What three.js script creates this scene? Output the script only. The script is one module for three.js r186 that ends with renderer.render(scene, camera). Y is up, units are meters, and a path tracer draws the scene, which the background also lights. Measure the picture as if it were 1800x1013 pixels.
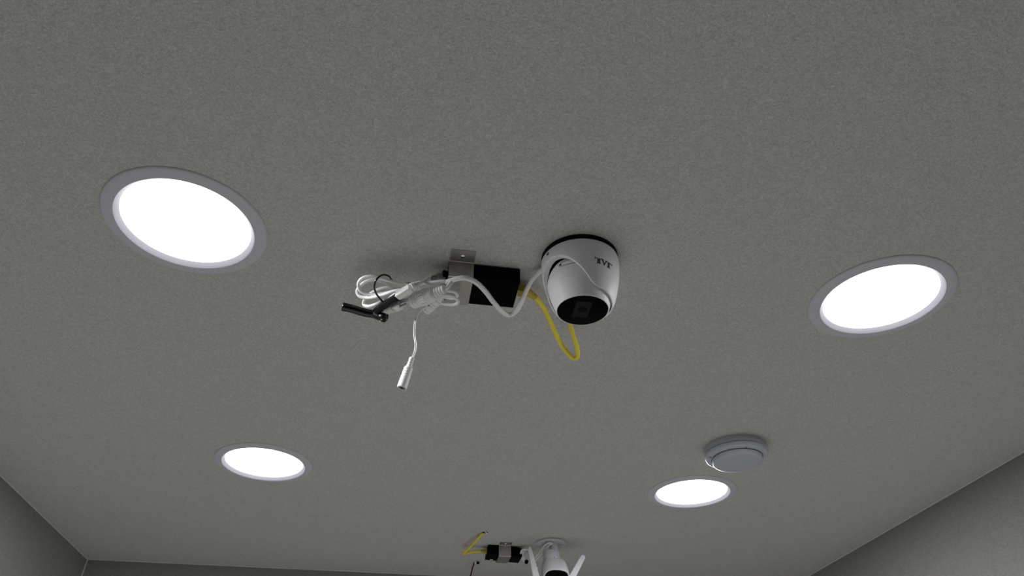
import * as THREE from 'three';
import { RoundedBoxGeometry } from 'three/addons/geometries/RoundedBoxGeometry.js';
import { mergeGeometries } from 'three/addons/utils/BufferGeometryUtils.js';
import { RectAreaLightUniformsLib } from 'three/addons/lights/RectAreaLightUniformsLib.js';

// ---------------------------------------------------------------- camera, light, exposure
RectAreaLightUniformsLib.init();
const scene = new THREE.Scene();
scene.background = new THREE.Color(0x000000);
const camera = new THREE.PerspectiveCamera(43.798, 1800 / 1013, 0.02, 30);
camera.position.set(0, 0.98, 0);
camera.rotation.set(0.64807, -0.15727, 0.00131, 'YXZ');
scene.add(camera);
const renderer = new THREE.WebGLRenderer({ antialias: true });
renderer.toneMapping = THREE.LinearToneMapping;
renderer.toneMappingExposure = 1.0;
renderer.shadowMap.enabled = true;
const LAMP_RADIANCE = 126;       // the wide, soft light of each ceiling light
const LAMP_BEAM = 0.76;         // candela: its brighter downward beam
const LAMP_GLOW = 4;        // what the eye sees of its diffuser
const CEIL = 1.5;

// ---------------------------------------------------------------- helpers
let seed = 7;
const rnd = () => { seed = (seed * 1664525 + 1013904223) % 4294967296; return seed / 4294967296; };
const vec = (p) => new THREE.Vector3(p[0], p[1], p[2]);
const used = new Map();
function numbered(name) {
  const n = used.get(name) || 0; used.set(name, n + 1);
  return n ? name + '_' + String(n).padStart(3, '0') : name;
}
function shade(o) { o.traverse((c) => { if (c.isMesh) { c.castShadow = true; c.receiveShadow = true; } }); return o; }
// a thing: a Group at its base; geometries are given in room coordinates and moved into the group
function thing(name, label, category, at, group) {
  const o = new THREE.Group(); o.name = numbered(name); o.position.set(...at);
  o.userData = { label, category };
  if (group) o.userData.group = group;
  scene.add(o);
  return o;
}
function originOf(o) { const v = new THREE.Vector3(); for (let p = o; p && p !== scene; p = p.parent) v.add(p.position); return v; }
function part(name, geos, material, parent, label) {
  let g = Array.isArray(geos) ? mergeGeometries(geos.map((x) => plain(x))) : geos;
  const m = new THREE.Mesh(g, material); m.name = name;
  const o = originOf(parent); g.translate(-o.x, -o.y, -o.z);
  if (label) m.userData.label = label;
  parent.add(m); shade(m);
  return m;
}
function plain(g) {
  const n = g.index ? g.toNonIndexed() : g.clone();
  for (const k of Object.keys(n.attributes)) if (!['position', 'normal', 'uv'].includes(k)) n.deleteAttribute(k);
  return n;
}
function struct(name, geo, material) {
  const m = new THREE.Mesh(geo, material); m.name = name; m.userData.kind = 'structure'; scene.add(m); return shade(m);
}
// a box whose uv is in metres
function boxUV(w, h, d, x, y, z) {
  const g = new THREE.BoxGeometry(w, h, d), uv = g.attributes.uv, n = g.attributes.normal;
  for (let i = 0; i < uv.count; i++) {
    const ax = Math.abs(n.getX(i)), ay = Math.abs(n.getY(i));
    const su = ax > 0.5 ? d : w, sv = ay > 0.5 ? d : h;
    uv.setXY(i, uv.getX(i) * su, uv.getY(i) * sv);
  }
  return g.translate(x, y, z);
}
// frame with +y along a->b, placed at a
function along(a, b, up = [0, 1, 0]) {
  const y = vec(b).sub(vec(a)), len = y.length(); y.normalize();
  let x = new THREE.Vector3().crossVectors(y, vec(up)); if (x.lengthSq() < 1e-6) x.set(1, 0, 0); x.normalize();
  const z = new THREE.Vector3().crossVectors(x, y);
  return { m: new THREE.Matrix4().makeBasis(x, y, z).setPosition(vec(a)), len };
}
// turned body along a->b; profile [[fraction of the length, radius], ...]
function turned(a, b, profile, seg = 32) {
  const { m, len } = along(a, b);
  const pts = profile.map(([t, r]) => new THREE.Vector2(Math.max(r, 1e-5), t * len));
  return creased(new THREE.LatheGeometry(pts, seg)).applyMatrix4(m);
}
// keeps lathe edges crisp: flat-sided rings get their own normals along the profile
function creased(g) {
  const p = g.parameters, pts = p.points, n = pts.length, segs = p.segments, pos = [], nor = [], uv = [];
  for (let j = 0; j < n - 1; j++) {
    const A = pts[j], B = pts[j + 1], L = Math.hypot(B.x - A.x, B.y - A.y) || 1e-9;
    const fn = [(B.y - A.y) / L, -(B.x - A.x) / L];
    const norm = (k, other) => {          // smooth only where the bend is gentle
      if (other < 0 || other >= n - 1) return fn;
      const C = pts[other], D = pts[other + 1], M = Math.hypot(D.x - C.x, D.y - C.y) || 1e-9;
      const f2 = [(D.y - C.y) / M, -(D.x - C.x) / M];
      if (fn[0] * f2[0] + fn[1] * f2[1] < 0.8) return fn;
      const s = [fn[0] + f2[0], fn[1] + f2[1]], q = Math.hypot(...s); return [s[0] / q, s[1] / q];
    };
    const nA = norm(j, j - 1), nB = norm(j, j + 1);
    for (let i = 0; i < segs; i++) {
      const a0 = (i / segs) * Math.PI * 2, a1 = ((i + 1) / segs) * Math.PI * 2;
      const put = (P, N, a, u, v) => { pos.push(P.x * Math.sin(a), P.y, P.x * Math.cos(a)); nor.push(N[0] * Math.sin(a), N[1], N[0] * Math.cos(a)); uv.push(u, v); };
      const u0 = i / segs, u1 = (i + 1) / segs, v0 = j / n, v1 = (j + 1) / n;
      put(A, nA, a0, u0, v0); put(A, nA, a1, u1, v0); put(B, nB, a1, u1, v1);
      put(A, nA, a0, u0, v0); put(B, nB, a1, u1, v1); put(B, nB, a0, u0, v1);
    }
  }
  const o = new THREE.BufferGeometry();
  o.setAttribute('position', new THREE.Float32BufferAttribute(pos, 3));
  o.setAttribute('normal', new THREE.Float32BufferAttribute(nor, 3));
  o.setAttribute('uv', new THREE.Float32BufferAttribute(uv, 2));
  return o;
}
// lathe about a vertical axis through (x, z); profile [[drop below the ceiling, radius], ...] going down
function hung(x, z, profile, seg = 64) {
  const pts = profile.map(([d, r]) => new THREE.Vector2(Math.max(r, 1e-5), -d)).reverse();
  return creased(new THREE.LatheGeometry(pts, seg)).translate(x, CEIL, z);
}
// a cable through points, its ends rounded
function cable(points, r, n = 0, radial = 12, closed = false) {
  const pts = points.map(vec);
  const c = new THREE.CatmullRomCurve3(pts, closed, 'centripetal');
  const gs = [new THREE.TubeGeometry(c, n || points.length * 10, r, radial, closed)];
  if (!closed) for (const e of [pts[0], pts[pts.length - 1]]) gs.push(new THREE.SphereGeometry(r, radial, 8).translate(e.x, e.y, e.z));
  return mergeGeometries(gs.map(plain));
}
// rounded box from a to b (its length), w across, h deep
function block(a, b, w, h, r = 0.0012, up = [0, 1, 0], over = 0) {
  const { m, len } = along(a, b, up);
  return new RoundedBoxGeometry(w, len + over, h, 3, r).translate(0, len / 2, 0).applyMatrix4(m);
}
const mix3 = (a, b, t) => [0, 1, 2].map((i) => a[i] + (b[i] - a[i]) * t);
// ribbed boot profile between t0 and t1
function ribs(t0, t1, r0, r1, n, depth = 0.0013) {
  const out = [];
  for (let i = 0; i < n; i++) {
    const a = t0 + ((t1 - t0) * i) / n, w = (t1 - t0) / n, r = r0 + ((r1 - r0) * i) / n;
    out.push([a, r], [a + w * 0.58, r], [a + w * 0.62, r - depth], [a + w * 0.96, r - depth]);
  }
  out.push([t1, r1], [t1, 0]);
  return out;
}

// ---------------------------------------------------------------- materials
// embossed wallpaper: short horizontal crepe ridges in a fine random field, one tile is a metre
function wallpaperMaps(N) {
  const grid = (cx, cy) => { const a = new Float32Array(cx * cy); for (let i = 0; i < a.length; i++) a[i] = rnd(); return { a, cx, cy }; };
  const layers = [[grid(N / 2, N / 2), 1.0], [grid(N / 4, N / 3), 0.6], [grid(N / 8, N / 3), 0.35], [grid(N / 64, N / 48), 0.08]];
  const v = new Float32Array(N * N);
  for (const [{ a, cx, cy }, wgt] of layers) for (let y = 0; y < N; y++) {
    const fy = (y / N) * cy, y0 = Math.floor(fy), ty = fy - y0, y1 = (y0 + 1) % Math.floor(cy), gx = Math.floor(cx);
    for (let x = 0; x < N; x++) {
      const fx = (x / N) * gx, x0 = Math.floor(fx), tx = fx - x0, x1 = (x0 + 1) % gx;
      const p = a[y0 * gx + x0] * (1 - tx) + a[y0 * gx + x1] * tx, q = a[y1 * gx + x0] * (1 - tx) + a[y1 * gx + x1] * tx;
      v[y * N + x] += (p * (1 - ty) + q * ty - 0.5) * wgt;
    }
  }
  const bump = new Uint8Array(N * N * 4), col = new Uint8Array(N * N * 4);
  for (let i = 0; i < N * N; i++) {
    const b = Math.max(0, Math.min(255, 128 + v[i] * 150)), grain = 1 + Math.max(-0.3, Math.min(0.3, v[i] * PAPER_GRAIN));
    bump[4 * i] = bump[4 * i + 1] = bump[4 * i + 2] = b; bump[4 * i + 3] = 255;
    col[4 * i] = Math.min(255, 197 * grain); col[4 * i + 1] = Math.min(255, 196 * grain); col[4 * i + 2] = Math.min(255, 193 * grain); col[4 * i + 3] = 255;
  }
  const tex = (d, srgb) => {
    const t = new THREE.DataTexture(d, N, N); t.repeat.set(1 / PAPER_TILE, 1 / PAPER_TILE); t.wrapS = t.wrapT = THREE.RepeatWrapping; t.magFilter = THREE.LinearFilter; t.minFilter = THREE.LinearMipmapLinearFilter; t.generateMipmaps = true;
    if (srgb) t.colorSpace = THREE.SRGBColorSpace; t.needsUpdate = true; return t;
  };
  return { bump: tex(bump), map: tex(col, true) };
}
const PAPER_GRAIN = 0.15, PAPER_TILE = 0.6;
const paper = wallpaperMaps(1536);
const std = (c, roughness, extra = {}) => new THREE.MeshPhysicalMaterial({ color: new THREE.Color().setRGB(...c), roughness, ...extra });
const M = {
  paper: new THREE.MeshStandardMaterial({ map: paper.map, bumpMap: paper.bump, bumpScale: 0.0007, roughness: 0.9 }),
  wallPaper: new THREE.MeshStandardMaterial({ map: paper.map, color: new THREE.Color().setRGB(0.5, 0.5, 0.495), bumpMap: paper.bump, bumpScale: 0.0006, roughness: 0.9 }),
  frontWall: std([0.04, 0.038, 0.036], 0.8),
  floor: std([0.78, 0.78, 0.77], 0.5),
  seam: std([0.62, 0.61, 0.57], 0.7),
  trim: std([0.62, 0.61, 0.66], 0.45),
  ring: std([0.7, 0.7, 0.79], 0.45),
  glow: new THREE.MeshStandardMaterial({ color: 0xffffff, emissive: new THREE.Color().setRGB(1, 1, 1), emissiveIntensity: LAMP_GLOW, roughness: 0.6 }),
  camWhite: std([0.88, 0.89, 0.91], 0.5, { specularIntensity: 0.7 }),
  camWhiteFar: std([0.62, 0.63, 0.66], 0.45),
  rubber: std([0.004, 0.004, 0.004], 0.75, { specularIntensity: 0.2 }),
  gasket: std([0.004, 0.004, 0.004], 0.7, { specularIntensity: 0.15 }),
  blackGlass: std([0.0015, 0.0015, 0.002], 0.15, { specularIntensity: 0.06 }),
  blackSleeve: std([0.003, 0.003, 0.003], 0.1, { specularIntensity: 1 }),
  capRubber: std([0.004, 0.004, 0.004], 0.35, { specularIntensity: 0.6 }),
  lensDark: std([0.012, 0.012, 0.014], 0.3, { specularIntensity: 0.15 }),
  lens: std([0.007, 0.007, 0.008], 0.1, { specularIntensity: 0.1 }),
  boxBlack: std([0.0012, 0.0013, 0.0022], 0.5, { specularIntensity: 0.05 }),
  print: std([0.05, 0.05, 0.055], 0.5),
  groove: std([0.09, 0.09, 0.095], 0.6),
  steel: std([0.52, 0.5, 0.46], 0.36, { metalness: 1 }),
  bright: std([0.8, 0.8, 0.8], 0.2, { metalness: 1 }),
  cable: std([0.88, 0.88, 0.87], 0.35),
  plugWhite: std([0.91, 0.91, 0.9], 0.4),
  plugGrey: std([0.34, 0.34, 0.34], 0.5),
  clear: std([0.66, 0.66, 0.66], 0.2, { clearcoat: 0.6 }),
  yellow: std([0.9, 0.74, 0.05], 0.4),
  gold: std([0.55, 0.39, 0.03], 0.4),
  red: std([0.09, 0.008, 0.008], 0.5),
  detector: std([0.5, 0.525, 0.575], 0.5),
  dark: std([0.02, 0.02, 0.022], 0.8),
};

// ---------------------------------------------------------------- the room
const XL = -0.7304, XR = 1.047, ZB = -1.9054, ZF = 1.0;
const LAMPS = [[-0.2565, -0.6217], [0.5572, -0.6285], [-0.2461, -1.2576], [0.5528, -1.2685]];
{ // four cells, each a slab with the round hole of its light
  const xs = [XL - 0.1, 0.15, XR + 0.1], zs = [ZF + 0.1, -0.945, ZB - 0.1], pos = [], nor = [], TH = 0.06, HR = 0.0755;
  const tri = (n, ...p) => p.forEach((q) => { pos.push(...q); nor.push(...n); });
  LAMPS.forEach(([x, z], i) => {
    const x0 = xs[i % 2], x1 = xs[i % 2 + 1], z1 = zs[i >> 1], z0 = zs[(i >> 1) + 1], as = [];
    for (let k = 0; k < 96; k++) as.push((k / 96) * Math.PI * 2);
    for (const cx of [x0, x1]) for (const cz of [z0, z1]) as.push((Math.atan2(cz - z, cx - x) + Math.PI * 2) % (Math.PI * 2));
    as.sort((p, q) => p - q); as.push(as[0] + Math.PI * 2);
    const out = (a) => { const c = Math.cos(a), s = Math.sin(a), t = Math.min(c > 1e-9 ? (x1 - x) / c : c < -1e-9 ? (x0 - x) / c : 1e9, s > 1e-9 ? (z1 - z) / s : s < -1e-9 ? (z0 - z) / s : 1e9); return [x + c * t, z + s * t]; };
    for (let k = 0; k < as.length - 1; k++) {
      const [a, b] = [as[k], as[k + 1]], A = [x + HR * Math.cos(a), z + HR * Math.sin(a)], B = [x + HR * Math.cos(b), z + HR * Math.sin(b)], O = out(a), P = out(b);
      const at = (p, y) => [p[0], CEIL + y, p[1]];
      tri([0, -1, 0], at(A, 0), at(O, 0), at(P, 0)); tri([0, -1, 0], at(A, 0), at(P, 0), at(B, 0));
      tri([0, 1, 0], at(A, TH), at(P, TH), at(O, TH)); tri([0, 1, 0], at(A, TH), at(B, TH), at(P, TH));
      const n = [-Math.cos((a + b) / 2), 0, -Math.sin((a + b) / 2)];
      tri(n, at(A, 0), at(B, 0), at(B, TH)); tri(n, at(A, 0), at(B, TH), at(A, TH));
    }
  });
  const g = new THREE.BufferGeometry(), uv = []; for (let i = 0; i < pos.length; i += 3) uv.push(pos[i], -pos[i + 2]);
  g.setAttribute('position', new THREE.Float32BufferAttribute(pos, 3)); g.setAttribute('normal', new THREE.Float32BufferAttribute(nor, 3)); g.setAttribute('uv', new THREE.Float32BufferAttribute(uv, 2));
  struct('ceiling', g, M.paper);
}
const W = XR - XL, D = ZF - ZB, CX = (XL + XR) / 2, CZ = (ZF + ZB) / 2;
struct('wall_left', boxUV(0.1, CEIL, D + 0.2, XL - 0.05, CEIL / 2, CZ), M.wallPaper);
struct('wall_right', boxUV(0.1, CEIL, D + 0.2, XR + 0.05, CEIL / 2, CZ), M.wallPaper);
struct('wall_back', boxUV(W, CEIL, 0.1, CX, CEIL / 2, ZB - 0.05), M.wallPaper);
struct('wall_front', boxUV(W, CEIL, 0.1, CX, CEIL / 2, ZF + 0.05), M.frontWall);
struct('floor', boxUV(W + 0.2, 0.1, D + 0.2, CX, -0.05, CZ), M.floor);
// the thin bead of filler where the papered walls meet the ceiling and each other
function bead(name, a, b, n) {       // n: the way into the room
  const { m, len } = along(a, b), g = new THREE.CylinderGeometry(0.0022, 0.0022, len, 8).translate(0, len / 2, 0).applyMatrix4(m);
  g.translate(n[0] * 0.0004, n[1] * 0.0004, n[2] * 0.0004); struct(name, g, M.seam);
}
bead('trim_1', [XL, CEIL, ZF], [XL, CEIL, ZB], [1, -1, 0]);
bead('trim_2', [XR, CEIL, ZF], [XR, CEIL, ZB], [-1, -1, 0]);
bead('trim_3', [XL, CEIL, ZB], [XR, CEIL, ZB], [0, -1, 1]);
bead('trim_4', [XL, 0, ZB], [XL, CEIL, ZB], [1, 0, 1]);
bead('trim_5', [XR, 0, ZB], [XR, CEIL, ZB], [-1, 0, 1]);

// ---------------------------------------------------------------- recessed ceiling lights
const lampLabels = [
  'glowing round recessed ceiling light left of the hanging white cable bundle',
  'glowing round recessed ceiling light far right of the white dome camera, nearest the right wall',
  'glowing round recessed ceiling light on bare ceiling nearest the back left corner',
  'glowing round recessed ceiling light just below the round grey smoke detector',
];
LAMPS.forEach(([x, z], i) => {
  const t = thing('recessed_ceiling_light', lampLabels[i], 'ceiling light', [x, CEIL, z], 'recessed ceiling lights');
  part('trim_ring', hung(x, z, [[-0.0005, 0.0851], [0.0004, 0.0851], [0.0012, 0.0847], [0.0019, 0.0838], [0.0024, 0.0822], [0.0034, 0.0735], [0.0032, 0.0722]], 96), M.trim, t);
  part('reflector_ring', hung(x, z, [[0.0032, 0.0722], [0.0036, 0.0716], [0.0032, 0.0709], [-0.0014, 0.0666], [-0.004, 0.0664]].reverse().map((p) => p).reverse(), 96), M.ring, t, 'bright inner ring');
  part('diffuser', hung(x, z, [[-0.004, 0.0668], [-0.0016, 0.0666], [-0.0014, 0]], 96), M.glow, t, 'glowing white diffuser');
  const l = new THREE.RectAreaLight(0xffffff, LAMP_RADIANCE, 0.088, 0.088);
  l.color.setRGB(0.99, 0.99, 1); l.position.set(0, -0.0042, 0); l.rotation.x = -Math.PI / 2; l.castShadow = true; t.add(l);
  const beam = new THREE.SpotLight(0xffffff, LAMP_BEAM, 0, 0.85, 0.6, 2);
  beam.color.copy(l.color); beam.position.set(0, -0.006, 0); beam.target.position.set(0, -1, 0); beam.castShadow = true; beam.shadow.radius = 1.5; t.add(beam, beam.target);
});

// ---------------------------------------------------------------- smoke detector
{
  const x = 0.551, z = -1.0595;
  const t = thing('smoke_detector', 'round pale grey smoke detector on the ceiling beside a glowing light', 'smoke detector', [x, CEIL, z]);
  part('base_plate', hung(x, z, [[0, 0.0495], [0.009, 0.0505], [0.0112, 0.05], [0.0118, 0.049], [0.0118, 0.02]]), M.detector, t);
  part('housing', hung(x, z, [[0.0122, 0.048], [0.0124, 0.0508], [0.0142, 0.0522], [0.0168, 0.0522], [0.0195, 0.0510], [0.0208, 0.0492], [0.0213, 0.0470], [0.0213, 0.0425], [0.0195, 0.042], [0.0195, 0.02]]), M.detector, t);
  part('sensor_cover', hung(x, z, [[0.0195, 0.0385], [0.0225, 0.039], [0.0226, 0.0412], [0.0275, 0.0408], [0.029, 0.0398], [0.03, 0.037], [0.0308, 0.03], [0.0314, 0.018], [0.0316, 0]]), M.detector, t);
  const led = [0.5482, CEIL - 0.0212, -1.0153];
  part('indicator_hole', new THREE.CylinderGeometry(0.0011, 0.0011, 0.0008, 14).translate(...led), M.dark, t);
  const sc = [0.5045, CEIL - 0.0203, -1.0612];
  part('screw', turned([sc[0], sc[1], sc[2]], [sc[0], sc[1] - 0.0018, sc[2]], [[0, 0.0022], [0.8, 0.0022], [1, 0.0016], [1, 0.001], [0.5, 0.0009], [0.5, 0]], 16), M.steel, t);
}

// ---------------------------------------------------------------- the dome camera
{
  const cx = 0.1751, cz = -0.6124, bx = 0.1743, bz = -0.6121, R = Math.PI / 180;
  const t = thing('dome_camera', 'large white turret dome camera with black round window and three-letter logo', 'security camera', [cx, CEIL, cz]);
  part('gasket', hung(cx, cz, [[0, 0.0436], [0.0064, 0.0436], [0.0066, 0.043], [0.0066, 0.02]], 96), M.gasket, t, 'black mounting ring');
  // shroud: a bowl whose lower edge follows the cut-out for the eyeball
  const prof = [[0.0064, 0.0434], [0.0072, 0.0439], [0.016, 0.04365], [0.0245, 0.043], [0.033, 0.0420], [0.042, 0.0403], [0.052, 0.0381], [0.0614, 0.0352], [0.0675, 0.0322]];
  const lerpT = (tb, x) => { let i = 0; while (i < tb.length - 2 && x > tb[i + 1][0]) i++; const [x0, y0] = tb[i], [x1, y1] = tb[i + 1]; return y0 + (y1 - y0) * Math.max(0, Math.min(1, (x - x0) / (x1 - x0))); };
  const radius = (d) => lerpT(prof, d);
  const cut = [[-181, 0.0675], [-120, 0.0675], [-112, 0.0662], [-108, 0.062], [-105, 0.055], [-102, 0.046], [-98, 0.0365], [-92, 0.0285], [-84, 0.0232], [-74, 0.0205], [-62, 0.02], [-48, 0.022], [-38, 0.0255], [-30, 0.030], [-20, 0.0377], [-9.5, 0.047], [-1, 0.056], [5, 0.0605], [12, 0.0626], [27, 0.0636], [45, 0.0655], [62, 0.0672], [76, 0.0675], [181, 0.0675]];
  const cutAt = (a) => { let s = 0; for (let k = -3; k <= 3; k++) s += lerpT(cut, Math.max(-180, Math.min(180, a + k * 1.1))); return s / 7; };
  const angles = []; for (let a = -180; a < 180; a += (a > -122 && a < 15 ? 0.75 : 2.5)) angles.push(a); angles.push(180);
  const K = 26, thick = (d) => lerpT([[0, 0.0078], [0.021, 0.0078], [0.032, 0.0045], [0.042, 0.0021], [0.055, 0.0015], [0.07, 0.0014]], d), ring = (a) => {
    const e = cutAt(a), s = Math.sin(a * R), c = Math.cos(a * R), o = [], top = 0.0064;
    const push = (d, r) => o.push([cx + r * s, CEIL - d, cz + r * c]);
    for (let k = 0; k <= K; k++) { const d = top + (e - 0.0005 - top) * (k / K); push(d, radius(d)); }
    push(e - 0.0001, radius(e) - 0.0004); push(e, radius(e) - 0.0012); push(e, radius(e) - thick(e) + 0.0004); push(e - 0.0004, radius(e) - thick(e));
    for (let k = 1; k <= K; k++) { const d = e - 0.0004 - (e - 0.0004 - top) * (k / K); push(d, radius(d) - thick(d)); }
    return o;
  };
  const pos = [], idx = []; let m = 0;
  angles.forEach((a) => { const o = ring(a); m = o.length; for (const p of o) pos.push(...p); });
  for (let i = 0; i < angles.length - 1; i++) for (let k = 0; k < m - 1; k++) { const a = i * m + k, b = a + m; idx.push(a, a + 1, b, b, a + 1, b + 1); }
  const sg = new THREE.BufferGeometry(); sg.setAttribute('position', new THREE.Float32BufferAttribute(pos, 3)); sg.setIndex(idx); sg.computeVertexNormals();
  const shroud = part('shroud', sg, M.camWhite, t);
  const onBowl = (a, d, out = 0.0003) => { const r = radius(d) + out; return [cx + r * Math.sin(a * R), CEIL - d, cz + r * Math.cos(a * R)]; };
  const sA = onBowl(-67.8, 0.0112, -0.001), sB = onBowl(-67.8, 0.0112, 0.0006);
  part('screw', turned(sA, sB, [[0, 0.0018], [0.9, 0.0018], [1, 0.0014], [0.7, 0.0009], [0.5, 0.0008], [0.5, 0]], 16), M.dark, shroud);
  // the logo: three letters and a small mark printed on the bowl, bent round it
  const letter = (outline, a0, a1, d0, d1, slant) => {
    const s = new THREE.Shape(outline.map(([x, y]) => new THREE.Vector2(x, y)));
    const g = new THREE.ExtrudeGeometry(s, { depth: 1, bevelEnabled: false, steps: 1 }), p = g.attributes.position;
    for (let i = 0; i < p.count; i++) {
      const u = p.getX(i), v = p.getY(i), w = p.getZ(i), d = d1 + (d0 - d1) * v;
      p.setXYZ(i, ...onBowl(a0 + (a1 - a0) * u, d, -0.0004 + 0.0006 * w));
    }
    g.computeVertexNormals(); return g;
  };
  const T = [[0, 1], [1, 1], [1, 0.72], [0.92, 0.72], [0.88, 0.84], [0.7, 0.84], [0.7, 0.1], [0.8, 0.07], [0.8, 0], [0.22, 0], [0.22, 0.07], [0.32, 0.1], [0.32, 0.84], [0.12, 0.84], [0.08, 0.72], [0, 0.72]];
  const V = [[0, 1], [0.42, 1], [0.42, 0.93], [0.34, 0.9], [0.56, 0.38], [0.76, 0.9], [0.68, 0.93], [0.68, 1], [1, 1], [1, 0.93], [0.93, 0.9], [0.58, 0], [0.45, 0], [0.08, 0.9], [0, 0.93]];
  part('logo', [letter(T, 6.6, 19.5, 0.0303, 0.0372), letter(V, 17, 28, 0.0307, 0.0373), letter(T, 25.5, 37, 0.0308, 0.0379), letter([[0, 0], [1, 0], [1, 1], [0, 1]], 37.8, 39.2, 0.031, 0.0325)], M.print, shroud, 'grey three-letter logo');
  // eyeball
  const ball = [], bc = 0.041, br = 0.0372;
  for (let k = 0; k <= 36; k++) { const a = (k / 36) * 1.49; ball.push([bc - br * Math.cos(a), br * Math.sin(a)]); }
  ball.push([0.0385, 0.0371], [0.0386, 0.0368], [0.0389, 0.0368], [0.039, 0.0373], [0.042, 0.03725]);
  ball.push([0.046, 0.0367], [0.050, 0.0358], [0.0555, 0.0343], [0.061, 0.0325], [0.0655, 0.0308], [0.0690, 0.0295], [0.0710, 0.0289], [0.0719, 0.0286], [0.0723, 0.0281], [0.0722, 0.0276], [0.0712, 0.0274], [0.0712, 0.02]);
  const eye = part('eyeball', hung(bx, bz, ball, 96), M.camWhite, t);
  const win = part('front_window', hung(bx, bz, [[0.0708, 0.0275], [0.0719, 0.0274], [0.0721, 0.0265], [0.0721, 0]], 96), M.blackGlass, eye, 'round black window');
  const wy = CEIL - 0.0722, q = [[0.1643, 1.4278, -0.5957], [0.1814, 1.4278, -0.5959], [0.1825, 1.4278, -0.6249], [0.1649, 1.4278, -0.6253]];
  const ws = new THREE.Shape(q.map((p) => new THREE.Vector2(p[0], -p[2])));
  part('lens_window', new THREE.ExtrudeGeometry(ws, { depth: 0.0003, bevelEnabled: false }).rotateX(-Math.PI / 2).translate(0, wy, 0), M.lensDark, eye, 'dark grey rectangular lens window');
  const lc = mix3(q[0], q[2], 0.52);
  part('lens', turned([lc[0], wy + 0.0002, lc[2]], [lc[0], wy - 0.0004, lc[2]], [[0, 0.0052], [0.8, 0.0052], [1, 0.0047], [0.9, 0.0025], [1, 0]], 32), M.lens, eye);
  // the small rounded cover plate let into the ball, outlined by its groove, with a screw
  const onBall = (a, d, out) => { const h = bc - d, r = Math.sqrt((br + out) ** 2 - h * h); return [bx + r * Math.sin(a * R), CEIL - d, bz + r * Math.cos(a * R)]; };
  const st = []; for (let k = 0; k < 48; k++) { const a = (k / 48) * Math.PI * 2, c = Math.cos(a), n = Math.sin(a), az = -28 + Math.sign(c) * 20 * Math.min(1, Math.abs(c) * 3) + 5.5 * c; st.push(onBall(az, 0.0308 + 0.0036 * n + (az + 28) * 0.00003, 0.0001)); }
  part('cover_plate_groove', cable(st, 0.0003, 200, 6, true), M.groove, eye);
  const pA = onBall(-50, 0.0306, -0.001), pB = onBall(-50, 0.0306, 0.0006);
  part('screw', turned(pA, pB, [[0, 0.0011], [0.9, 0.0011], [1, 0.0009], [1, 0]], 12), M.dark, eye);
}

// ---------------------------------------------------------------- black boxes on the ceiling and their brackets
function blackBox(label, frame, len, deep, tall, group) {
  const t = thing('network_box', label, 'network box', frame.at, group);
  const put = (g) => g.applyMatrix4(frame.m);
  part('case', put(new RoundedBoxGeometry(len, tall - 0.0012, deep, 3, 0.0008).translate(len / 2, -tall / 2 - 0.0003, -deep / 2)), M.boxBlack, t);
  return { t, put };
}
function frameAt(at, turn) { return { at, m: new THREE.Matrix4().makeRotationY(turn).setPosition(vec(at)) }; }
// a strip of steel bent round a box: tab on the ceiling, down the side, under, up the far side and a second tab
function bracket(label, frame, x0, x1, deep, tall, group) {
  const t = thing('mounting_bracket', label, 'bracket', frame.at, group);
  const th = 0.0009, g = 0.0006, s = new THREE.Shape(), tab = 0.0225;
  const arc = (cx, cy, r, a0, a1) => { const o = []; for (let k = 0; k <= 5; k++) { const a = (a0 + (a1 - a0) * (k / 5)) * Math.PI / 180; o.push([cx + r * Math.cos(a), cy + r * Math.sin(a)]); } return o; };
  const e = g + th, f = -deep - g - th, low = -tall - g - th, q = 0.0016;
  const outer = [[tab, 0], [tab, -th], ...arc(e + 0.0008, -th - 0.0008, 0.0008, 90, 180), ...arc(e - q, low + q, q, 0, -90), ...arc(f + q, low + q, q, 270, 180), [f, -th], [f - tab, -th], [f - tab, 0]];
  const inner = [[-deep - g, 0], [-deep - g, low + th], [g, low + th], [g, 0]];
  [...outer, ...inner].forEach(([a, c], i) => (i ? s.lineTo(a, c) : s.moveTo(a, c)));
  const body = new THREE.ExtrudeGeometry(s, { depth: x1 - x0, bevelEnabled: false });
  // the shape runs along z (towards the room) and y; turn it so that its width lies on x
  body.applyMatrix4(new THREE.Matrix4().makeBasis(new THREE.Vector3(0, 0, 1), new THREE.Vector3(0, 1, 0), new THREE.Vector3(-1, 0, 0))).translate(x1, 0, 0);
  part('strap', body.applyMatrix4(frame.m), M.steel, t);
  const sx = (x0 + x1) / 2, a = vec([sx, -th + 0.0002, tab * 0.55]).applyMatrix4(frame.m).toArray(), b = vec([sx, -th - 0.0014, tab * 0.55]).applyMatrix4(frame.m).toArray();
  const sc = part('screw', turned(a, b, [[0, 0.0031], [0.3, 0.0031], [0.8, 0.0024], [1, 0.0012], [1, 0]], 24), M.bright, t);
  const cross = [0, Math.PI / 2].map((r) => new THREE.BoxGeometry(0.0032, 0.0004, 0.0007).rotateY(r).translate(b[0], b[1] - 0.0001, b[2]));
  part('screw_slot', cross, M.dark, sc);
  return t;
}
const NB = frameAt([0.0285, CEIL, -0.6395], 0);
const near = blackBox('black rectangular network box under the bracket beside the white dome camera', NB, 0.0825, 0.0515, 0.0205, 'network boxes strapped to the ceiling');
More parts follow.
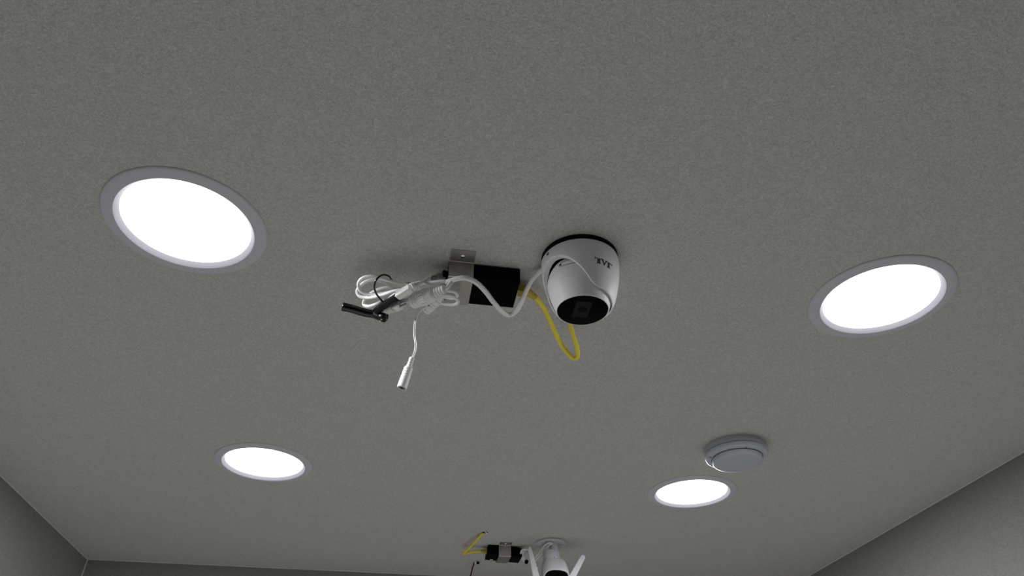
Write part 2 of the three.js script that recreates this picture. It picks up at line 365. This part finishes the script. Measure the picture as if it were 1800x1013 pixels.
// the socket pins at the end of the near box
{
  const jack = [];
  for (let i = 0; i < 4; i++) jack.push(new RoundedBoxGeometry(0.003, 0.0014, 0.0118, 2, 0.0004).translate(0.1118, CEIL - 0.006 - i * 0.0032, -0.667));
  part('socket', jack, M.bright, near.t, 'bright metal socket');
}
bracket('bent steel mounting bracket strapping the black box beside the dome camera', NB, 0.0003, 0.0285, 0.0515, 0.0207, 'steel mounting brackets');

const FB = frameAt([0.2065, CEIL - 0.0002, -1.643], 0), FK = frameAt([0.2065, CEIL, -1.643], 0);
FB.m.multiply(new THREE.Matrix4().makeRotationZ(-0.05));   // its far end sags
const far = blackBox('black rectangular network box beside the antenna camera near the back wall', FB, 0.079, 0.0485, 0.0205, 'network boxes strapped to the ceiling');
part('label', far.put(new THREE.BoxGeometry(0.0065, 0.0003, 0.004).translate(0.0145, -0.0206, -0.041)), M.plugWhite, far.t, 'small white label');
bracket('bent steel mounting bracket strapping the black box near the back wall', FK, 0.0245, 0.0523, 0.0485, 0.0242, 'steel mounting brackets');

// ---------------------------------------------------------------- yellow cable of the near box
{
  const t = thing('yellow_network_cable', 'yellow network cable looping from the black box behind the white dome camera', 'cable', [0.13, CEIL, -0.70], 'yellow network cables');
  const a = [0.1126, CEIL - 0.0105, -0.667], b = [0.1245, 1.4875, -0.665], c = [0.1348, 1.4855, -0.6732];
  part('plug', block(a, b, 0.0115, 0.0118, 0.0012), M.gold, t, 'dull gold plug body');
  part('boot', turned(mix3(b, a, 0.1), c, [[0, 0], [0, 0.0046], ...ribs(0.35, 1, 0.0046, 0.0036, 2, 0.0006)], 16), M.gold, t);
  part('cord', cable([b, c, [0.1416, 1.4835, -0.6798], [0.1499, 1.4805, -0.6909], [0.1581, 1.4765, -0.7045], [0.1696, 1.47, -0.7232], [0.1817, 1.463, -0.7406], [0.1926, 1.4588, -0.751], [0.1995, 1.457, -0.7559], [0.2027, 1.4575, -0.7521], [0.2001, 1.462, -0.74], [0.1926, 1.47, -0.726], [0.1847, 1.482, -0.7108], [0.1801, 1.494, -0.7041], [0.1804, 1.504, -0.7096]], 0.0029), M.yellow, t);
}

// ---------------------------------------------------------------- the white camera cable and its coil
{
  const t = thing('camera_cable', 'long white camera cable arcing under the black box into a loose coil', 'cable', [0.0, CEIL - 0.03, -0.62]);
  part('cord', cable([
    [0.138, CEIL - 0.006, -0.625], [0.1317, 1.4925, -0.6342], [0.1255, 1.487, -0.641], [0.1203, 1.479, -0.6531], [0.1167, 1.472, -0.6678], [0.1122, 1.468, -0.6815], [0.1062, 1.466, -0.6866], [0.0971, 1.4645, -0.68], [0.0837, 1.4635, -0.6612], [0.0697, 1.463, -0.6386], [0.0572, 1.4635, -0.6254], [0.0467, 1.4645, -0.6222], [0.0382, 1.4645, -0.6246],
    [0.0322, 1.4638, -0.6281], [0.0275, 1.4638, -0.6314],
  ], 0.0029, 260, 16), M.cable, t);
  part('thin_lead', cable([
    [0.0322, 1.4638, -0.6281], [0.0283, 1.4638, -0.6304], [0.0217, 1.4642, -0.632],     [0.0135, 1.4645, -0.6351], [-0.0029, 1.4665, -0.6446], [-0.0197, 1.469, -0.651], [-0.0419, 1.471, -0.6474], [-0.0563, 1.472, -0.6457], [-0.0662, 1.471, -0.6494], [-0.0701, 1.468, -0.6571], [-0.0671, 1.464, -0.6634], [-0.0583, 1.461, -0.6654], [-0.0439, 1.46, -0.6607],
    [-0.0273, 1.46, -0.6516], [-0.0107, 1.461, -0.6474], [0.0103, 1.462, -0.6473], [0.0271, 1.463, -0.6462], [0.0376, 1.464, -0.649], [0.0411, 1.4655, -0.6575], [0.0363, 1.467, -0.6651], [0.0241, 1.47, -0.6671], [0.0021, 1.473, -0.6659], [-0.0198, 1.475, -0.6626], [-0.0371, 1.476, -0.6612], [-0.0508, 1.476, -0.6567],
    [-0.0608, 1.4745, -0.6578], [-0.068, 1.471, -0.6629], [-0.0714, 1.467, -0.6696], [-0.0683, 1.4625, -0.6717], [-0.0598, 1.4595, -0.6696], [-0.0435, 1.4555, -0.657], [-0.0229, 1.4555, -0.6437], [-0.0021, 1.459, -0.6486], [0.0192, 1.462, -0.6536], [0.0349, 1.464, -0.6572], [0.0428, 1.4645, -0.6655], [0.0412, 1.466, -0.6746],
    [0.0288, 1.469, -0.6808], [0.0072, 1.4735, -0.6787], [-0.0195, 1.4775, -0.6769], [-0.0372, 1.479, -0.6729], [-0.0491, 1.478, -0.6772], [-0.0592, 1.4755, -0.6858], [-0.064, 1.472, -0.6923], [-0.0646, 1.4685, -0.6959], [-0.0587, 1.464, -0.6924], [-0.0489, 1.461, -0.6821], [-0.0386, 1.4585, -0.668], [-0.0277, 1.4565, -0.6534], [-0.0188, 1.4555, -0.6421],
  ], 0.0020, 620), M.cable, t, 'thinner white lead wound into a coil');
}

// ---------------------------------------------------------------- the connectors hanging in the bundle
{ // short lead from the end of the box to the black socket
  const a = [0.0272, CEIL - 0.0095, -0.6485], b = [0.0242, 1.488, -0.6546], c = [0.0151, 1.4835, -0.6516], d = [0.0087, 1.4795, -0.6475];
  const e = [-0.0017, 1.46, -0.6337], k = [-0.0107, 1.4535, -0.6343], m = [-0.0259, 1.4485, -0.6467];
  const t = thing('patch_lead', 'short pale lead running from the end of the black box to a white plug', 'cable', a);
  part('plug_nose', block(a, b, 0.0078, 0.0078, 0.0008), M.rubber, t, 'black plug nose');
  part('plug', block(b, c, 0.0088, 0.0082, 0.0012), M.plugGrey, t, 'grey plug body');
  part('boot', turned(c, d, [[0, 0], [0, 0.0042], ...ribs(0.05, 1, 0.0042, 0.0028, 3)], 20), M.plugGrey, t);
  part('cord', cable([c, d, mix3(d, e, 0.5), e, k], 0.0018), M.cable, t);
  part('boot', turned(e, k, [[0, 0.0016], ...ribs(0, 0.62, 0.0029, 0.0044, 4).slice(0, -2), [0.62, 0.0046], [1, 0.005], [1, 0]], 24), M.plugWhite, t);
  const pl = part('plug', block(k, m, 0.0088, 0.0080, 0.002), M.plugWhite, t, 'white plug body');
  const { m: fm, len } = along(k, m), bumps = [];
  for (let i = 0; i < 6; i++) bumps.push(new THREE.BoxGeometry(0.0009, 0.0007, 0.0012).translate(0.0002, len * (0.34 + i * 0.075), 0.0043).applyMatrix4(fm));
  part('embossed_mark', bumps, M.plugWhite, pl);
}
{ // black splitter: two sleeves and a capped barrel
  const j = [-0.0492, 1.449, -0.6853], e = [-0.0415, 1.4452, -0.6828], tA = [-0.0815, 1.4508, -0.6798];
  const t = thing('cable_splitter', 'glossy black cable splitter with two tubes and a round rubber cap', 'splitter', j);
  part('sleeve', cable([tA, [-0.0744, 1.4504, -0.6811], [-0.0672, 1.4498, -0.683], [-0.0595, 1.4492, -0.6845], j], 0.0048, 60, 20), M.blackSleeve, t, 'bent glossy black tube');
  const end = vec(tA).sub(vec([-0.0744, 1.4504, -0.6811])).normalize().multiplyScalar(0.0048).add(vec(tA)).toArray();
  part('sleeve_end', turned(tA, end, [[0, 0], [0, 0.005], [0.9, 0.005], [1, 0.0046], [1, 0.0028], [0.3, 0.0026], [0.3, 0]], 24), M.blackSleeve, t);
  part('sleeve', turned([-0.0484, 1.4488, -0.6786], [-0.0248, 1.4488, -0.6475], [[0, 0], [0, 0.0038], [0.08, 0.0044], [0.3, 0.0044], [0.31, 0.004], [0.345, 0.004], [0.355, 0.0045], [0.40, 0.0045], [0.41, 0.0041], [0.44, 0.0041], [0.45, 0.0047], [0.92, 0.0047], [0.98, 0.005], [1, 0.005], [1, 0]], 28), M.blackSleeve, t, 'straight glossy black tube');
  part('barrel', turned([-0.0521, 1.4505, -0.6864], e, [[0, 0], [0, 0.0046], [0.1, 0.0053], [0.8, 0.0056], [0.95, 0.0056], [1, 0.0052], [1, 0]], 28), std([0.01, 0.01, 0.011], 0.6, { specularIntensity: 0.4 }), t, 'dull dark barrel');
  part('cap', turned([-0.0422, 1.4455, -0.6829], [-0.0355, 1.4415, -0.6805], [[0, 0], [0, 0.0052], [0.25, 0.006], [0.6, 0.006], [0.82, 0.0054], [0.95, 0.004], [1.02, 0.0022], [1.04, 0]], 32), M.capRubber, t, 'round black cap');
  part('cap_tip', new THREE.SphereGeometry(0.0010, 16, 12).translate(...[-0.041, 1.4382, -0.6786]), M.bright, t);
}
{ // white plug pushed into the big coupler
  const a = [-0.0418, 1.4475, -0.6805], b = [-0.0363, 1.4475, -0.6737], c = [-0.0277, 1.4475, -0.6661], d = [-0.0202, 1.448, -0.6592], e = [-0.0108, 1.4495, -0.6528];
  const t = thing('network_plug', 'white ribbed network plug with a clear head pushed into the large white coupler', 'plug', c);
  part('cord', cable([a, b], 0.0024), M.cable, t);
  part('boot', turned(b, c, [[0, 0.0024], ...ribs(0, 0.96, 0.0044, 0.0056, 4, 0.0019).slice(0, -1), [1, 0.005], [1, 0]], 24), M.plugWhite, t);
  part('body', block(c, d, 0.0092, 0.0086, 0.0014), M.plugWhite, t);
  const h = part('contact_head', [block(d, mix3(d, e, 0.55), 0.0082, 0.0064, 0.0008), block(mix3(d, e, 0.5), e, 0.0068, 0.0054, 0.0008)], M.clear, t, 'clear plug head');
  const { m, len } = along(d, e);
  part('contact', [0, 1, 2, 3].map((i) => new THREE.BoxGeometry(0.0006, len * 0.4, 0.0006).translate(-0.0022 + i * 0.0015, len * 0.62, 0.0029).applyMatrix4(m)), M.bright, h);
  part('latch', block(mix3(c, d, 0.8), mix3(d, e, 0.6), 0.003, 0.0013, 0.0004).translate(0, -0.0052, 0.001), M.clear, h);
}
{ // the big two-piece coupler
  const a = [-0.0091, 1.4485, -0.6547], b = [0.0261, 1.4525, -0.6289];
  const t = thing('cable_coupler', 'large round white cable coupler with ridged nut and ribbed tail', 'coupler', a);
  part('nut', turned(a, b, [[0.0, 0.0048], [0, 0.0072], [0.02, 0.0080], [0.09, 0.0083], [0.095, 0.0077], [0.115, 0.0077], [0.12, 0.0083], [0.185, 0.0081], [0.2, 0.0072], [0.2, 0]], 48), M.plugWhite, t);
  const bod = part('body', turned(a, b, [[0.2, 0], [0.2, 0.0080], [0.215, 0.0089], [0.26, 0.0091], [0.265, 0.0087], [0.28, 0.0087], [0.285, 0.0091], [0.44, 0.009], [0.46, 0.0087], [0.6, 0.0083], [0.66, 0.0072], [0.69, 0.0052], [0.69, 0]], 48), M.plugWhite, t);
  const { m, len } = along(a, b), keys = [];
  for (let i = 0; i < 18; i++) keys.push(new RoundedBoxGeometry(0.0011, len * 0.15, 0.0012, 1, 0.0003).translate(0, len * 0.37, 0.009).rotateY((i / 18) * Math.PI * 2).applyMatrix4(m));
  part('grip_ridge', keys, M.plugWhite, bod);
  part('boot', turned(a, b, [[0.68, 0], [0.68, 0.0046], ...ribs(0.7, 0.98, 0.0052, 0.0044, 4, 0.0019).slice(0, -1), [1, 0.0026], [1, 0]], 28), M.plugWhite, t);
  part('cord', cable([mix3(a, b, 0.95), b, [0.0293, 1.456, -0.6277], [0.0314, 1.4602, -0.628], [0.0322, 1.4634, -0.6287]], 0.0022), M.cable, t);
}
{ // the ribbed connector under the coupler
  const a = [0.0063, 1.4525, -0.674], b = [0.0187, 1.4605, -0.6616], c = [0.0236, 1.463, -0.6554];
  const t = thing('ribbed_connector', 'smaller white ribbed connector tucked under the large coupler', 'connector', b);
  part('body', turned(a, b, [[0, 0.0035], [0, 0.0058], [0.05, 0.0066], [0.12, 0.0068], [0.15, 0.006], [0.22, 0.006], [0.24, 0.0068], [0.5, 0.0068], [0.52, 0.006], [0.58, 0.006], [0.6, 0.0068], [0.66, 0.0068], [0.68, 0.006], [0.74, 0.006], [0.76, 0.0068], [0.96, 0.0066], [1, 0.0058], [1, 0]], 32), M.plugWhite, t);
  part('tail', turned(b, c, [[0, 0.0056], [0.4, 0.0052], [1, 0.0028], [1, 0]], 24), M.plugWhite, t);
  part('cord', cable([c, [0.0267, 1.4655, -0.6525], [0.0296, 1.469, -0.6495], [0.0309, 1.4725, -0.6468]], 0.002), M.cable, t);
  part('dot', [[0.0098, 1.447, -0.6562], [0.0154, 1.4505, -0.6491]].map((p) => new THREE.SphereGeometry(0.0007, 10, 8).translate(...p)), M.dark, t);
}
{ // the dangling power lead
  const t = thing('power_lead', 'thin white twin wire hanging straight down with a round white power socket', 'cable', [0.0038, 1.4495, -0.6652]);
  const a = [-0.0026, 1.3876, -0.672], b = [-0.0104, 1.3523, -0.677];
  const p = [[0.0058, 1.4515, -0.6644], [0.003, 1.449, -0.6649], [-0.0002, 1.446, -0.6665], [-0.0026, 1.4425, -0.6689], [-0.0036, 1.4385, -0.672], [-0.0037, 1.4313, -0.672], [-0.0031, 1.4177, -0.672], [-0.0006, 1.4038, -0.672], [-0.0008, 1.3957, -0.672], a];
  part('wire', cable(p, 0.00075), M.plugWhite, t);
  part('wire', cable(p.map((q, i) => [q[0] + 0.0014, q[1] - (i < 5 ? 0.0008 : 0), q[2] + 0.0002]), 0.00075), M.plugWhite, t);
  const s = part('socket', turned(a, b, [[0, 0], [0, 0.0022], [0.02, 0.0028], [0.1, 0.003], [0.11, 0.0024], [0.15, 0.0024], [0.16, 0.0031], [0.19, 0.0031], [0.2, 0.0025], [0.24, 0.0025], [0.25, 0.0032], [0.3, 0.0033], [0.34, 0.0046], [0.37, 0.0049], [0.42, 0.0049], [0.43, 0.0045], [0.455, 0.0045], [0.465, 0.005], [0.5, 0.005], [0.51, 0.0046], [0.535, 0.0046], [0.545, 0.005], [0.58, 0.005], [0.59, 0.0047], [0.61, 0.0047], [0.62, 0.0051], [0.985, 0.0053], [1, 0.0049], [1, 0.0042], [0.93, 0.004]], 36), M.plugWhite, t);
  part('sleeve', turned(mix3(a, b, 0.93), mix3(a, b, 0.995), [[0, 0.0041], [1, 0.0040], [1, 0.0030], [0.3, 0.0028], [0.3, 0]], 28), M.bright, s, 'metal socket sleeve');
  part('pin', turned(mix3(a, b, 0.94), mix3(a, b, 1.002), [[0, 0.0012], [0.85, 0.0012], [1, 0.0006], [1, 0]], 14), M.dark, s);
}
{ // black tie holding the coil
  const t = thing('cable_tie', 'thin black cable tie ring looped around the white coil', 'cable tie', [-0.0506, 1.455, -0.6451]);
  part('band', cable([[-0.0387, 1.4515, -0.6649], [-0.0443, 1.452, -0.6585], [-0.0491, 1.4532, -0.6495], [-0.0509, 1.455, -0.641], [-0.0494, 1.4585, -0.6336], [-0.0459, 1.463, -0.6317], [-0.0417, 1.4665, -0.6332], [-0.0367, 1.4715, -0.6416], [-0.0327, 1.4785, -0.6585], [-0.0237, 1.4805, -0.6662], [-0.0149, 1.473, -0.6527], [-0.0124, 1.463, -0.6412], [-0.0164, 1.4545, -0.6375], [-0.0266, 1.4525, -0.6506], [-0.0346, 1.4515, -0.6621]], 0.0011, 200, 10, true), M.blackSleeve, t);
}

// ---------------------------------------------------------------- the far group by the back wall
{ // yellow cable from a hole in the ceiling to the far box
  const t = thing('yellow_network_cable', 'short yellow network cable folded between a ceiling hole and the far black box', 'cable', [0.1851, 1.5, -1.5595], 'yellow network cables');
  const a = FB.m, e0 = vec([0, -0.0105, -0.018]).applyMatrix4(a).toArray(), e1 = vec([-0.0065, -0.0105, -0.018]).applyMatrix4(a).toArray(), e2 = vec([-0.0145, -0.0108, -0.0185]).applyMatrix4(a).toArray();
  part('plug', block(e0, e1, 0.0115, 0.009, 0.001), M.gold, t, 'dull gold plug body');
  part('boot', turned(e1, e2, [[0, 0], [0, 0.0048], ...ribs(0.1, 1, 0.0046, 0.0034, 3, 0.0006)], 16), M.gold, t);
  part('cord', cable([e2, [0.1796, 1.4875, -1.6576], [0.1661, 1.485, -1.66], [0.1551, 1.483, -1.6619], [0.1508, 1.4825, -1.662], [0.1534, 1.483, -1.6542], [0.1636, 1.4865, -1.6226], [0.1746, 1.492, -1.5877], [0.1812, 1.4965, -1.5671], [0.1855, 1.502, -1.567]], 0.0027), M.yellow, t);
}
{
  const t = thing('ceiling_hole', 'small ragged dark hole in the ceiling where the far yellow cable comes out', 'hole', [0.1887, 1.5, -1.5614]);
  const s = new THREE.Shape(); for (let k = 0; k < 14; k++) { const a = (k / 14) * 6.283, r = 0.0038 + 0.0016 * rnd(); k ? s.lineTo(r * 1.4 * Math.cos(a), r * 0.8 * Math.sin(a)) : s.moveTo(r * 1.4 * Math.cos(a), r * 0.8 * Math.sin(a)); }
  const p = [0.1884, 1.5, -1.5625];
  part('opening', new THREE.ExtrudeGeometry(s, { depth: 0.0006, bevelEnabled: false }).rotateX(Math.PI / 2).translate(p[0], CEIL - 0.0001, p[2]), M.dark, t);
  const f = [0.191, 1.498, -1.559];
  part('torn_flap', new RoundedBoxGeometry(0.006, 0.0008, 0.0035, 1, 0.0003).rotateZ(-0.6).rotateY(0.5).translate(...f), M.plugWhite, t, 'torn white paper flap');
}
{ // dark red wire with its little connector, hanging in front of the back wall
  const a = [0.1897, 1.498, -1.7847], t = thing('red_wire', 'thin dark red wire hanging from the ceiling at the back wall', 'wire', a);
  part('cord', cable([[a[0] + 0.0015, CEIL + 0.002, a[2]], [a[0], a[1] - 0.004, a[2]], [0.1889, 1.4921, -1.797], [0.1866, 1.4806, -1.801], [0.1851, 1.4719, -1.805], [0.1846, 1.4627, -1.807]], 0.0017), M.red, t);
  const b = [0.1904, 1.497, -1.7748], c = [0.1951, 1.497, -1.7753], d = [0.1988, 1.496, -1.7755];
  part('connector', block(b, c, 0.006, 0.005, 0.001), M.plugWhite, t, 'tiny white connector');
  part('connector', new THREE.SphereGeometry(0.0042, 16, 12).scale(1, 0.7, 1).translate(...d), M.rubber, t, 'tiny black connector');
}
{ // white bullet camera with two antennas
  const x = 0.3455, z = -1.6055, t = thing('antenna_camera', 'white bullet camera with two flat antennas hanging near the back wall', 'security camera', [x, CEIL, z]);
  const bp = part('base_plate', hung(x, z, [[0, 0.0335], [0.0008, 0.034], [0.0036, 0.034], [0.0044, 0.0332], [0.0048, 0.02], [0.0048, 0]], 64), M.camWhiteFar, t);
  for (const q of [[0.3706, 1.4954, -1.6041], [0.3294, 1.4954, -1.5946]]) part('screw', turned([q[0], q[1] + 0.0004, q[2]], [q[0], q[1] - 0.0012, q[2]], [[0, 0.0022], [0.5, 0.0022], [1, 0.0012], [1, 0]], 14), M.steel, bp);
  const jx = 0.3445, jz = -1.606;
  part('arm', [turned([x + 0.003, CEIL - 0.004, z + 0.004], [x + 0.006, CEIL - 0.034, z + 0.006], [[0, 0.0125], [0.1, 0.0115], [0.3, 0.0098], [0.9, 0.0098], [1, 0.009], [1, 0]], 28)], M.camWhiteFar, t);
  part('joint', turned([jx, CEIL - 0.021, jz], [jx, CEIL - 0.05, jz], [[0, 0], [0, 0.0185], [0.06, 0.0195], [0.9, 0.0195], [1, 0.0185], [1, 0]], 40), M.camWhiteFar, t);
  // body: rounded housing, its axis down and towards the room
  const A = [0.3495, CEIL - 0.0455, -1.614], dir = vec([-0.02, -0.80, 0.60]).normalize(), L = 0.058, B = vec(A).addScaledVector(dir, L).toArray();
  const { m } = along(A, B, [0, 0.60, 0.80]);
  const section = (s, hw, hh) => { const o = []; for (let k = 0; k < 48; k++) { const a = (k / 48) * Math.PI * 2, c = Math.cos(a), n = Math.sin(a), e = 0.72; o.push([Math.sign(c) * Math.abs(c) ** e * hw, s, Math.sign(n) * Math.abs(n) ** e * hh]); } return o; };
  const loft = (rows) => {
    const pos = [], idx = [], n = 48; rows.forEach((r) => section(...r).forEach((p) => pos.push(...p)));
    for (let i = 0; i < rows.length - 1; i++) for (let k = 0; k < n; k++) { const a = i * n + k, b = i * n + ((k + 1) % n); idx.push(a, a + n, b, b, a + n, b + n); }
    const g = new THREE.BufferGeometry(); g.setAttribute('position', new THREE.Float32BufferAttribute(pos, 3)); g.setIndex(idx); g.computeVertexNormals(); return g.applyMatrix4(m);
  };
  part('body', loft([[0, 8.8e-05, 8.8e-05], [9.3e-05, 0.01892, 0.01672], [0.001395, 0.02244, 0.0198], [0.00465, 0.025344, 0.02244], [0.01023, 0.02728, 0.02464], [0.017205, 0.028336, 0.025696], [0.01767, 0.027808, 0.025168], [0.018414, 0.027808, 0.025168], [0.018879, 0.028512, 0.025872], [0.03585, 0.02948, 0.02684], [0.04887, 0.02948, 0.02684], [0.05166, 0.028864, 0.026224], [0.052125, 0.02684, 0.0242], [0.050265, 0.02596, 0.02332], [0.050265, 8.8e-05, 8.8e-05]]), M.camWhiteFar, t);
  part('front_window', loft([[0.049335, 8.8e-05, 8.8e-05], [0.049335, 0.025872, 0.023232], [0.05166, 0.025696, 0.023056], [0.053055, 0.02464, 0.022], [0.05352, 0.0176, 0.01584], [0.053706, 8.8e-05, 8.8e-05]]), M.blackGlass, t, 'black front window');
  part('sensor_dot', new THREE.SphereGeometry(0.0012, 12, 8).translate(...[0.3347, 1.4455, -1.534]), M.dark, t);
  const ant = (p, q, w0, w1) => {
    const { m: am, len } = along(p, q, [0, 0, 1]);
    const s = new THREE.Shape([[-w0 / 2, 0], [w0 / 2, 0], [w1 / 2, len - 0.003], [w1 / 2 - 0.002, len], [-w1 / 2 + 0.002, len], [-w1 / 2, len - 0.003]].map((v) => new THREE.Vector2(...v)));
    return new THREE.ExtrudeGeometry(s, { depth: 0.004, bevelEnabled: true, bevelSize: 0.0012, bevelThickness: 0.0012, bevelSegments: 2 }).translate(0, 0, -0.002).applyMatrix4(am);
  };
  const hL = [0.3062, 1.4031, -1.578], hR = [0.3754, 1.406, -1.578];
  part('antenna', ant(hL, [0.289, 1.4757, -1.575], 0.0135, 0.006), M.camWhiteFar, t);
  part('antenna', ant(hR, [0.4105, 1.4641, -1.575], 0.0125, 0.0085), M.camWhiteFar, t);
  // its white leads, looped against the black box
  part('cord', cable([[0.3502, 1.494, -1.6029], [0.3372, 1.4915, -1.5824], [0.3292, 1.489, -1.5902], [0.3213, 1.482, -1.6263], [0.315, 1.4775, -1.6493], [0.3069, 1.475, -1.6683], [0.2974, 1.4755, -1.6745], [0.2881, 1.479, -1.6617], [0.2815, 1.4835, -1.6435], [0.2837, 1.488, -1.63], [0.2922, 1.489, -1.6291], [0.3023, 1.4865, -1.6416], [0.3061, 1.482, -1.6632], [0.2996, 1.479, -1.6715], [0.2899, 1.481, -1.6566], [0.2862, 1.486, -1.6398], [0.2923, 1.4905, -1.6396]], 0.0019, 220), M.cable, t);
  part('cord', cable([[0.3528, 1.493, -1.6074], [0.3405, 1.49, -1.5862], [0.3325, 1.4845, -1.594], [0.325, 1.4775, -1.6276], [0.3181, 1.4725, -1.6519], [0.3153, 1.471, -1.6707], [0.3216, 1.47, -1.6902], [0.3316, 1.47, -1.7008]], 0.0017, 100), M.cable, t);
  part('plug', turned([0.2996, 1.4735, -1.6672], [0.299, 1.472, -1.6739], [[0, 0], [0, 0.004], [0.8, 0.004], [1, 0.003], [1, 0]], 16), M.rubber, t, 'small black plug');
  for (const [hp, s] of [[hL, -1], [hR, 1]]) part('hinge', turned([hp[0] - s * 0.016, hp[1] - 0.002, hp[2] - 0.004], [hp[0] + s * 0.003, hp[1], hp[2]], [[0, 0], [0, 0.006], [0.9, 0.006], [1, 0.005], [1, 0]], 20), M.camWhiteFar, t);
}
renderer.render(scene, camera);
